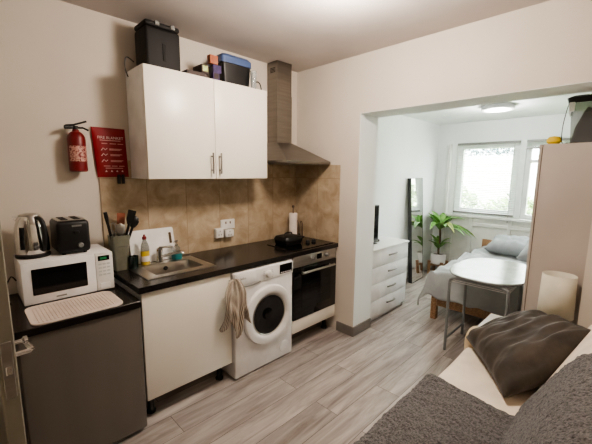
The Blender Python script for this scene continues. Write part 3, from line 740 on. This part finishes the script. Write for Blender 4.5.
# mirror
t = thing('leaning_mirror', 'tall narrow black framed mirror leaning on the bedroom wall', 'mirror', (2.14, -.4, 0))
mh = math.atan2(.10, 1.5)
mm = Matrix.Translation(V(1.935, -.455, 0.0)) @ Matrix.Rotation(math.radians(3), 4, 'Z') @ Matrix.Rotation(-mh, 4, 'X')
b = N(); w, h, f = .405, 1.52, .006
for r in ((0, f, 0, h), (w-f, w, 0, h), (f, w-f, 0, f), (f, w-f, h-f, h)): box(b, r[0], r[1], -.0, .055, r[2], r[3], 0, 1, mm)
build('frame', b, 'frame', t, angle=0)
b = N(); box(b, f, w-f, .002, .05, f, h-f, 0, 1, mm); build('mirror_glass', b, 'mirror', t, angle=0)

# plant
PX, PY = 2.70, -.50
t = thing('potted_plant', 'green leafy houseplant in a white pot on wooden legs by the window', 'plant', (PX, PY, 0))
b = N(); lathe(b, (PX, PY, .165), [(.09, 0), (.108, .02), (.116, .17), (.108, .17), (.10, .14)], 32); pt = build('pot', b, 'white', t)
b = N(); lathe(b, (PX, PY, .306), [(.097, 0), (.05, .006), (.001, .008)], 24); build('soil', b, 'soil', t)
st = thing('plant_stand', 'low wooden plant stand carrying the white plant pot', 'plant stand', (PX, PY, 0))
for a in (PI/4, 3*PI/4, 5*PI/4, 7*PI/4):
    ca, sa = math.cos(a), math.sin(a)
    b = N(); box(b, .122, .158, -.02, .02, 0, .215, .003, 1, Matrix.Translation(V(PX, PY, 0)) @ Matrix.Rotation(a, 4, 'Z')); build('leg', b, 'wood', st)
b = N()
for a in (PI/4, 3*PI/4): box(b, -.122, .122, -.016, .016, .130, .162, .003, 1, Matrix.Translation(V(PX, PY, .001*a)) @ Matrix.Rotation(a, 4, 'Z'))
build('cross_bars', b, 'wood', st)
b = N(); tube(b, smooth_path([(PX, PY, .31), (PX-.01, PY, .42), (PX+.01, PY-.005, .55), (PX, PY, .72)]), [.016]*18+[.013], 10); build('stem', b, 'trunk', t)
def leaf(z, a, ln, up, wid, droop, m):
    dx, dy = math.cos(a), math.sin(a)
    def f(u, v):
        s = ln*u
        w = wid*math.sin(PI*min(1, u**.75))*(1 if u < .98 else .1)
        hh = up*s - droop*s*s
        sd = (v-.5)*2
        return V(min(PX+dx*(.01+s)-dy*w*sd, X2-.085), min(PY+dy*(.01+s)+dx*w*sd, YB-.03), z+hh+abs(sd)*w*.35)
    b = N(); surf(b, 12, 4, f); return build('leaf', b, m, t, angle=80, solid=.0012)
for k in range(17):
    a = k*2.39996+.4
    toward_wall = max(math.cos(a), math.sin(a))
    ln = random.uniform(.30, .42)*(1 if toward_wall < .3 else .55)
    leaf(.70+.006*k, a, ln, random.uniform(.55, 1.05) if toward_wall < .3 else 1.4, random.uniform(.048, .066), random.uniform(1.9, 2.7), 'leafdry' if k == 12 else 'leaf')
for k in range(4): leaf(.73, -1.9+.25*k, .44+.03*k, .55, .055, 1.5, 'leafdry' if k == 3 else 'leaf')
for k in range(9):
    a = k*2.39996+1.1; tw = max(math.cos(a), math.sin(a))
    leaf(.40+.01*k, a, random.uniform(.17, .25)*(1 if tw < .6 else .7), random.uniform(.7, 1.3), .038, 2.6, 'leaf')

# blinds
def blind(label, y0, y1, zt, zb, nslat, raised=False):
    t = thing('window_blind', label, 'blind', (X2-.045, (y0+y1)/2, zb), None)
    x = X2-.045
    b = N(); box(b, x-.02, x+.02, y1, y0, zt-.03, zt, .003, 1); build('head_rail', b, 'rail', t)
    b = N(); box(b, x-.014, x+.014, y1, y0, zb, zb+.026, .003, 1); build('bottom_rail', b, 'rail', t)
    b = N(); n = nslat
    for k in range(n):
        z = zb+.03+(zt-.045-zb-.03)*k/(n-1)
        tilt = .0036
        vs = [b.verts.new(p) for p in (V(x-.0095, y1+.004, z-tilt), V(x-.0095, y0-.004, z-tilt), V(x, y0-.004, z+.0015), V(x, y1+.004, z+.0015), V(x+.0095, y0-.004, z+tilt), V(x+.0095, y1+.004, z+tilt))]
        b.faces.new((vs[0], vs[1], vs[2], vs[3])); b.faces.new((vs[3], vs[2], vs[4], vs[5]))
    build('slats', b, 'blind', t, angle=0)
    b = N()
    for y in (y0-.12, (y0+y1)/2, y1+.12): tube(b, [(x-.013, y, zb+.015), (x-.013, y, zt-.02)], .0014, 5)
    build('cords', b, 'blind', t)
    b = N(); tube(b, [(x-.024, y1+.06, zt-.02), (x-.024, y1+.06, zb-.06)], .002, 5); lathe(b, (x-.024, y1+.06, zb-.085), [(.003, 0), (.006, .005), (.003, .028)], 8); build('pull_cord', b, 'rail', t)
blind('white slatted blind lowered over the left bedroom window', -.60, -1.418, 2.04, .985, 40)
blind('white slatted blind drawn up above the right bedroom window', -1.495, -2.35, 2.04, 1.92, 9)

# bed
BX0, BX1, BY0, BY1 = .97, 2.87, -1.14, -2.44
t = thing('bed', 'low pine bed with grey bedding below the window', 'bed', ((BX0+BX1)/2, (BY0+BY1)/2, 0))
for x, y in ((BX0, BY0-.06), (BX0, BY1), (BX1-.06, BY0-.06), (BX1-.06, BY1)):
    b = N(); box(b, x, x+.06, y, y+.06, 0, .27, .004, 1); build('leg', b, 'wood', t)
b = N(); box(b, BX0+.005, BX0+.03, BY1+.06, BY0-.06, .16, .265, .004, 1); build('foot_rail', b, 'wood', t)
for y in (BY0-.03, BY1+.005):
    b = N(); box(b, BX0+.06, BX1-.06, y, y+.025, .16, .265, .004, 1); build('side_rail', b, 'wood', t)
b = N(); box(b, BX1-.0595+.03, BX1+.005, BY1-.02, BY0+.07, .272, .63, .006, 2); build('headboard', b, 'wood', t)
b = N(); box(b, BX0+.03, BX1-.04, BY1+.03, BY0-.03, .266, .45, .04, 4); tag(build('mattress', b, 'mattress'), 'pale mattress on the pine bed under the duvet', 'mattress')
def duvet(u, v):
    Lx, Ly = 2.16, 1.94          # cloth size; hangs over foot and both sides
    s = u*Lx; q = v*Ly
    x0, y0 = BX0-.02, BY0+.02
    over_f, over_s = .29, .31
    ds = max(0, over_f-s); dq = max(0, over_s-q); dq2 = max(0, q-(Ly-over_s))
    x = x0+max(0, s-over_f); y = y0-max(0, min(q, Ly-over_s)-over_s)
    drop = math.sqrt(ds*ds+dq*dq+dq2*dq2)
    w = .012*math.sin(q*16+2*ns(s*3, q*3, 0))*min(1, ds*6) + .008*math.sin(s*14)*min(1, dq*6)
    z = .53+.045*ns(s*2.3, q*2.3, 5)+.035*ns(s*5, q*4, 2)+.03*abs(ns(s*7+q*3, q*5, 8)) - drop*.93
    edge = min(1, drop*12)
    x -= edge*(.012 if ds else 0)+max(0, w)+ds*.12; y += edge*(.012 if dq else 0)-edge*(.012 if dq2 else 0)+dq*.16+max(0, .035*math.sin(s*11+1+q*3))*min(1, dq*6)
    if y < -2.0: x = max(x, BX0-.005)
    if drop > .20: z += .01*math.sin(s*20+q*24)
    return V(x, max(y, BY1-.03), z)
b = N(); surf(b, 90, 80, duvet)
tag(build('duvet', b, 'duvet', angle=80, solid=.012), 'pale grey crumpled duvet spread over the pine bed', 'duvet')
def cushion_mesh(A, B, C, D, thick, wr=.0, seed=0, pinch=.07, n=40):
    """A,B bottom edge, D over A, C over B; returns a closed puffed cushion"""
    A, B, C, D = map(Vector, (A, B, C, D)); nr = ((B-A).cross(D-A)).normalized()
    cen = (A+B+C+D)/4
    def f(sign):
        def g(u, v):
            uu, vv = 2*u-1, 2*v-1
            # edges bow inwards, corners stay pointed
            pu = uu*(1-pinch*(1-vv*vv)); pv = vv*(1-pinch*(1-uu*uu))
            p = A.lerp(B, (pu+1)/2).lerp(D.lerp(C, (pu+1)/2), (pv+1)/2)
            h = ((1-uu**4)*(1-vv**4))
            h = max(0, h)**.55
            k = wr*(1.5*ns(uu*4.2+seed+vv*.6, vv*1.6-uu*.8, 1.7)+.5*ns(uu*8+seed, vv*3, 3.1))*min(1, h*2)
            return p+nr*(sign*(thick*h)+k)
        return g
    b = N(); surf(b, n, n, f(1)); surf(b, n, n, f(-1)); bmesh.ops.remove_doubles(b, verts=b.verts[:], dist=1e-5)
    return b
b = cushion_mesh((2.30, -1.25, .60), (2.30, -1.85, .60), (2.74, -1.85, .70), (2.74, -1.25, .70), .10, .012, 3)
tag(build('bed_pillow', b, 'pillow', angle=80), 'grey pillow at the window end of the bed nearest the plant', 'pillow')
b = cushion_mesh((1.90, -1.70, .62), (1.90, -2.24, .62), (2.24, -2.28, .80), (2.24, -1.74, .80), .10, .012, 9)
tag(build('bed_pillow', b, 'pillow', angle=80), 'grey pillow half hidden by the wardrobe edge on the bed', 'pillow')

# oval table
t = thing('oval_table', 'oval white topped table on grey tube legs beside the bed', 'table', (.8, -1.75, 0))
TCX, TCY, TA, TB = .80, -1.755, .455, .315
def sup(s, z, n=2.7):
    out = []
    for k in range(64):
        a = 2*PI*k/64; c_, s_ = math.cos(a), math.sin(a)
        out.append(V(TCX+TA*s*math.copysign(abs(c_)**(2/n), c_), TCY+TB*s*math.copysign(abs(s_)**(2/n), s_), z))
    return out
b = N(); loft(b, [sup(.985, .70), sup(1, .705), sup(1, .716), sup(.988, .721)], True, True); top = build('tabletop', b, 'table', t)
b = N(); loft(b, [sup(1.001, .704), sup(1.006, .707), sup(1.006, .714), sup(1.001, .717)], False, False); build('edge_band', b, 'tubegrey', top)
for y in (-1.525, -1.975):
    for x in (.40, .835):
        inn = .05 if x < .6 else -.05; iy = -.05 if y > -1.7 else .05
        b = N(); tube(b, smooth_path([(x, y, 0), (x, y, .3), (x, y, .62), (x, y+iy*.35, .675), (x, y+iy*1.4, .688)], 5), .0125, 12); build('leg', b, 'tubegrey', t)
for x in (.40, .835):
    b = N(); tube(b, [(x, -1.595, .688), (x, -1.905, .688)], .0125, 12); build('top_rail', b, 'tubegrey', t)
for y in (-1.525, -1.975):
    b = N(); tube(b, [(.40, y, .11), (.835, y, .11)], .010, 10); build('lower_rail', b, 'tubegrey', t)
b = N()
for k in range(9):
    x = .43+k*.047; tube(b, [(x, -1.53, .64), (x, -1.97, .64)], .0042, 8)
for y in (-1.53, -1.97): tube(b, [(.39, y, .64), (.845, y, .64)], .0055, 8)
build('wire_shelf', b, 'white', t)

# wardrobe
t = thing('wardrobe', 'tall pale wardrobe standing just beyond the opening', 'wardrobe', (.63, -2.38, 0))
b = N(); box(b, .322, .945, -2.72, -2.105, 0, 1.79, .002, 1); build('carcass', b, 'wardrobe', t)
b = N(); box(b, .3205, .9465, -2.1045, -2.1015, .06, 1.785); build('door_seal', b, 'edge', t, angle=0)
for x0, x1, hx in ((.322, .632, .60), (.635, .945, .667)):
    b = N(); box(b, x0, x1, -2.101, -2.083, .06, 1.788, .002, 1); d = build('door', b, 'wardrobe', t)
    b = N(); tube(b, [(hx, -2.07, .95), (hx, -2.07, 1.07)], .005, 8)
    for z in (.97, 1.05): cyl(b, (hx, -2.083, z), (hx, -2.07, z), .004)
    build('handle', b, 'steel', d)

t = thing('storage_tub', 'clear plastic tub with black lid and dark contents on the wardrobe', 'storage tub', (.55, -2.42, 1.791))
b = N(); loft(b, [rrect(.40, .72, -2.60, -2.235, .03, 1.7915), rrect(.385, .735, -2.61, -2.22, .03, 2.055)], True, False); build('tub', b, 'clear', t, angle=40)
b = N()
def cont(u, v):
    x = .402+.31*u; y = -2.595+.355*v; e = min(1, 7*min(u, 1-u, v, 1-v))
    return V(x, y, 1.80+e**.6*(.20+.05*ns(u*3, v*3, 2)+.03*ns(u*8, v*8, 5)))
surf(b, 24, 24, cont); build('contents', b, 'contents', t, angle=70)
b = N(); loft(b, [rrect(.375, .745, -2.62, -2.205, .03, 2.056), rrect(.368, .752, -2.626, -2.196, .03, 2.092), rrect(.39, .73, -2.60, -2.22, .03, 2.105)], True, True); l = build('lid', b, 'black', t)
b = N(); box(b, .48, .66, -2.46, -2.36, 2.1055, 2.14, .01, 2); build('lid_grip', b, 'black', l)
b = N(); box(b, .50, .60, -2.212, -2.203, 1.99, 2.06, .003, 1); build('clip', b, 'white', t)
b = N(); box(b, .366, .376, -2.245, -2.215, 2.0, 2.06, .003, 1); build('clip', b, 'white', t)
b = N(); lathe(b, (.365, -2.155, 1.7905), [(.03, 0), (.042, .014), (.042, .03), (.03, .048), (.001, .054)], 20)
tag(build('sponge_ball', b, 'yellowball'), 'small yellow sponge on the wardrobe corner beside the tub', 'sponge')
b = N(); tube(b, smooth_path([(.37, -2.213, 2.05), (.362, -2.205, 2.0), (.36, -2.195, 1.9), (.358, -2.20, 1.80), (.37, -2.23, 1.7945)]), .0025, 6)
tag(build('thin_cable', b, 'contents'), 'thin dark cable hanging beside the tub on the wardrobe', 'cable')

# bedside table and lamp
t = thing('bedside_table', 'white bedside table between sofa end and wardrobe carrying the lamp', 'bedside table', (.12, -2.15, 0))
b = N(); box(b, -.052, .285, -2.415, -1.895, .475, .50, .004, 1); build('top', b, 'whitem', t)
b = N(); box(b, -.045, .278, -2.41, -1.915, .12, .474); build('carcass', b, 'whitem', t, angle=0)
b = N(); box(b, -.04, .273, -1.914, -1.90, .13, .468, .003, 1); d = build('door', b, 'whitem', t)
b = N(); lathe(b, (.22, -1.8995, .32), [(.008, 0), (.012, -.012), (.001, -.016)], 14, RX); build('knob', b, 'steel', d)
for x in (-.02, .255):
    for y in (-2.385, -1.94):
        b = N(); cyl(b, (x, y, 0), (x, y, .121), .014, .018); build('leg', b, 'whitem', t)
LX, LY = .165, -2.30
t = thing('table_lamp', 'table lamp with cream drum shade beside the wardrobe', 'lamp', (LX, LY, .5))
b = N(); lathe(b, (LX, LY, .5005), [(.055, 0), (.055, .012), (.02, .022), (.014, .05), (.022, .08), (.022, .12), (.012, .15), (.012, .20)], 24); build('lamp_base', b, 'edge', t)
b = N(); lathe(b, (LX, LY, .5), [(.098, .15), (.092, .43)], 40, cap=False); build('lamp_shade', b, 'shade', t, solid=.003)
b = N(); cyl(b, (LX, LY, .7), (LX, LY, .76), .02); lathe(b, (LX, LY, .76), [(.014, 0), (.03, .03), (.026, .06), (.001, .075)], 16); build('bulb', b, 'paper', t)

# ------------------------------------------------------------------ sofa
t = thing('sofa', 'cream covered sofa in the foreground, pushed along toward the opening', 'sofa', (-1.3, -2.4, 0))
SXA, SXB = -2.28, -.275
b = N(); box(b, SXA, SXB, -2.78, -1.93, .08, .29, .02, 2); build('frame', b, 'linen', t)
def seatf(u, v):
    x = SXA+.005+(SXB-SXA-.01)*u; y = -2.40+.49*v
    return x, y
b = N(); box(b, SXA+.005, SXB-.003, -2.40, -1.905, .292, .452, .035, 4)
bmesh.ops.subdivide_edges(b, edges=[e for e in b.edges if e.calc_length() > .3], cuts=14, use_grid_fill=True)
for v in b.verts:
    if v.co.z > .40: v.co.z += .008*ns(v.co.x*3, v.co.y*3, 4)
build('seat_cushion', b, 'linen', t, angle=60)
bk = [(-2.385, .456), (-2.355, .49), (-2.40, .60), (-2.50, .79), (-2.55, .85), (-2.60, .875), (-2.68, .87), (-2.75, .82), (-2.775, .60), (-2.775, .456)]
def prof(pts, n=4):
    return [(p.y, p.z) for p in smooth_path([(0, y, z) for y, z in pts], n)]
b = N(); pf = prof(bk)
loft(b, [[V(x, y, z) for y, z in pf] for x in (SXA+.005, -1.6, -.9, SXB-.003)], True, True)
build('backrest', b, 'linen', t, angle=50)
b = N()
def armloop(x0, x1, z1, y):
    r = .055
    return [V(x0, y, .08), V(x0, y, z1-r)]+[V((x0+x1)/2+((x0-x1)/2)*math.cos(PI*k/10), y, z1-r+r*math.sin(PI*k/10)) for k in range(1, 10)]+[V(x1, y, z1-r), V(x1, y, .08)]
loft(b, [[V(-.17+(p.x+.17)*k, y, .08+(p.z-.08)*kz) for p in armloop(-.272, -.068, .545, 0)] for y, k, kz in ((-2.77, 1, 1), (-2.2, 1, 1), (-1.94, 1, 1), (-1.90, .94, .985), (-1.885, .8, .95))], True, True)
build('arm', b, 'tan', t, angle=50)
for x in (-2.2, -.35):
    for y in (-2.7, -2.0):
        b = N(); cyl(b, (x, y, 0), (x, y, .081), .022); build('foot', b, 'black', t)

# throws
def fuzz(x, y, z): return .0045*ns(x*45, y*45, z*45)+.004*ns(x*90, y*90, z*90)+.008*ns(x*6, y*6, z*6)
sp = [(-2.352, .480), (-2.30, .474), (-2.1, .472), (-1.955, .474), (-1.90, .466), (-1.88, .43), (-1.876, .36), (-1.877, .25), (-1.879, .14)]
def sweep_throw(pts, xa, xb, nx, ny, wob):
    P = prof(pts, 12); n = len(P)
    def f(u, v):
        i = v*(n-1); k = min(int(i), n-2); fr = i-k
        y = P[k][0]+(P[k+1][0]-P[k][0])*fr; z = P[k][1]+(P[k+1][1]-P[k][1])*fr
        ty, tz = P[k+1][0]-P[k][0], P[k+1][1]-P[k][1]; l = math.hypot(ty, tz) or 1
        xe = xb+wob(v)
        x = xa+(xe-xa)*u
        d = .014+fuzz(x, y, z)+.012*(u > .985)*0
        e = min(1, (1-u)*(xe-xa)/.02)
        d = d*e - .012*(1-e)
        return V(x+.004*ns(v*40, 1, 1), y+tz/l*-1*d*-1 if False else y+(tz/l)*d*wsign, z+(-ty/l)*d*wsign)
    return f
wsign = -1
b = N(); 
wsign = 1 if False else -1
# seat throw: path runs from back to front (y increasing), outward normal is up / forward
wsign = -1
b = N(); surf(b, 330, 130, sweep_throw(sp, SXA+.03, -.80, 260, 110, lambda v: -.085+.09*min(1, v*2)+.01*ns(v*9, 0, 0)))
tag(build('throw', b, 'throw', angle=80), 'dark grey plush throw spread over the sofa seat in the foreground', 'throw', )
bp_ = [(-2.331, .50), (-2.372, .60), (-2.472, .79), (-2.528, .872), (-2.60, .906), (-2.69, .90), (-2.785, .83), (-2.81, .60)]
wsign = 1
b = N(); surf(b, 330, 130, sweep_throw(bp_, SXA+.03, -.80, 260, 90, lambda v: -.085+.012*math.sin(v*9)))
tag(build('throw', b, 'throw', angle=80), 'dark grey plush throw hung over the sofa backrest at lower right', 'throw')

# velvet cushion
A, B, C, D = V(-.785, -2.245, .492), V(-.295, -1.90, .51), V(-.03, -2.22, .70), V(-.37, -2.585, .785)
b = cushion_mesh(A, B, C, D, .10, .017, 5, .04, 72)
tag(build('velvet_cushion', b, 'velvet', angle=80), 'dark brown grey velvet cushion lying against the sofa corner', 'cushion')

# ------------------------------------------------------------------ garden outside
b = N(); box(b, X2+.11, 14, -9, 7, -.3, -.2); o = struct('ground', b, 'lawn')
b = N(); box(b, 9.0, 9.2, -9, 7, -.2, 2.15); o = struct('wall_garden', b, 'fence')
def bush(label, x, y, r, h, m, n):
    t = thing('garden_bush', label, 'bush', (x, y, -.2), 'shrubs in the garden')
    b = N()
    for k in range(n):
        a = random.uniform(0, 2*PI); s = random.uniform(-1, 1); q = math.sqrt(1-s*s); rr = random.uniform(.75, 1)
        p = V(x+r*rr*q*math.cos(a), y+r*rr*q*math.sin(a), -.2+h*(.5+.5*s*rr))
        d = V(random.uniform(-1, 1), random.uniform(-1, 1), random.uniform(-.6, 1)).normalized(); sd = d.orthogonal().normalized(); l = random.uniform(.08, .15)
        b.faces.new([b.verts.new(q_) for q_ in (p, p+d*l*.5+sd*l*.28, p+d*l, p+d*l*.5-sd*l*.28)])
    build('foliage', b, m, t, angle=0)
    b = N(); tube(b, [(x, y, -.2), (x, y, h*.6)], [.05, .02], 8); build('stem', b, 'trunk', t)
bush('leafy light green shrub outside, left in the window', 6.6, .85, .8, 1.5, 'leafout', 1500)
bush('leafy light green shrub outside, middle of the left window', 6.3, -.75, .75, 1.3, 'leafout', 1400)
bush('leafy light green shrub outside the right window', 6.5, -2.45, .85, 1.9, 'leafout', 1500)
bush('dark blue green tree beyond the pale garden wall', 11.6, 1.8, 1.4, 3.6, 'leafdark', 6000)

# ------------------------------------------------------------------ light
w = bpy.data.worlds.new('sky'); S.world = w; w.use_nodes = True
bg = w.node_tree.nodes['Background']; bg.inputs['Color'].default_value = (1, .985, .95, 1); bg.inputs['Strength'].default_value = 18
def lamp(name, kind, loc, energy, col, rot=None, **kw):
    l = bpy.data.lights.new(name, kind); l.energy = energy; l.color = col
    for k, v in kw.items(): setattr(l, k, v)
    o = bpy.data.objects.new(name, l); COL.objects.link(o); o.location = loc
    if rot: o.rotation_euler = rot
    return o
lamp('sun', 'SUN', (5, -6, 8), 24, (1, .96, .9), (math.radians(0), math.radians(-48), math.radians(25)), angle=.02)
lamp('kitchen_bulb', 'POINT', (-1.06, -1.42, 2.47), 74, (1, .875, .765), shadow_soft_size=.15)
lamp('bedroom_bulb', 'POINT', (1.83, -1.39, 2.22), 34, (1, .98, .95), shadow_soft_size=.12)

# ------------------------------------------------------------------ camera
cam = bpy.data.cameras.new('camera'); co = bpy.data.objects.new('camera', cam); COL.objects.link(co)
cam.sensor_fit = 'HORIZONTAL'; cam.sensor_width = 36; cam.lens = 36*336.05/592; cam.clip_start = .05
F = V(.69875960, .70034188, -.14579534); R = V(.7088198, -.70533136, .00906435); U = V(.09648589, .10967642, .98927325)
mw = Matrix((R, U, -F)).transposed().to_4x4(); mw.translation = V(-2.57956, -2.58627, 1.58013)
co.matrix_world = mw
S.camera = co
S.view_settings.view_transform = 'AgX'
S.view_settings.look = 'AgX - Medium High Contrast'
S.view_settings.exposure = .25
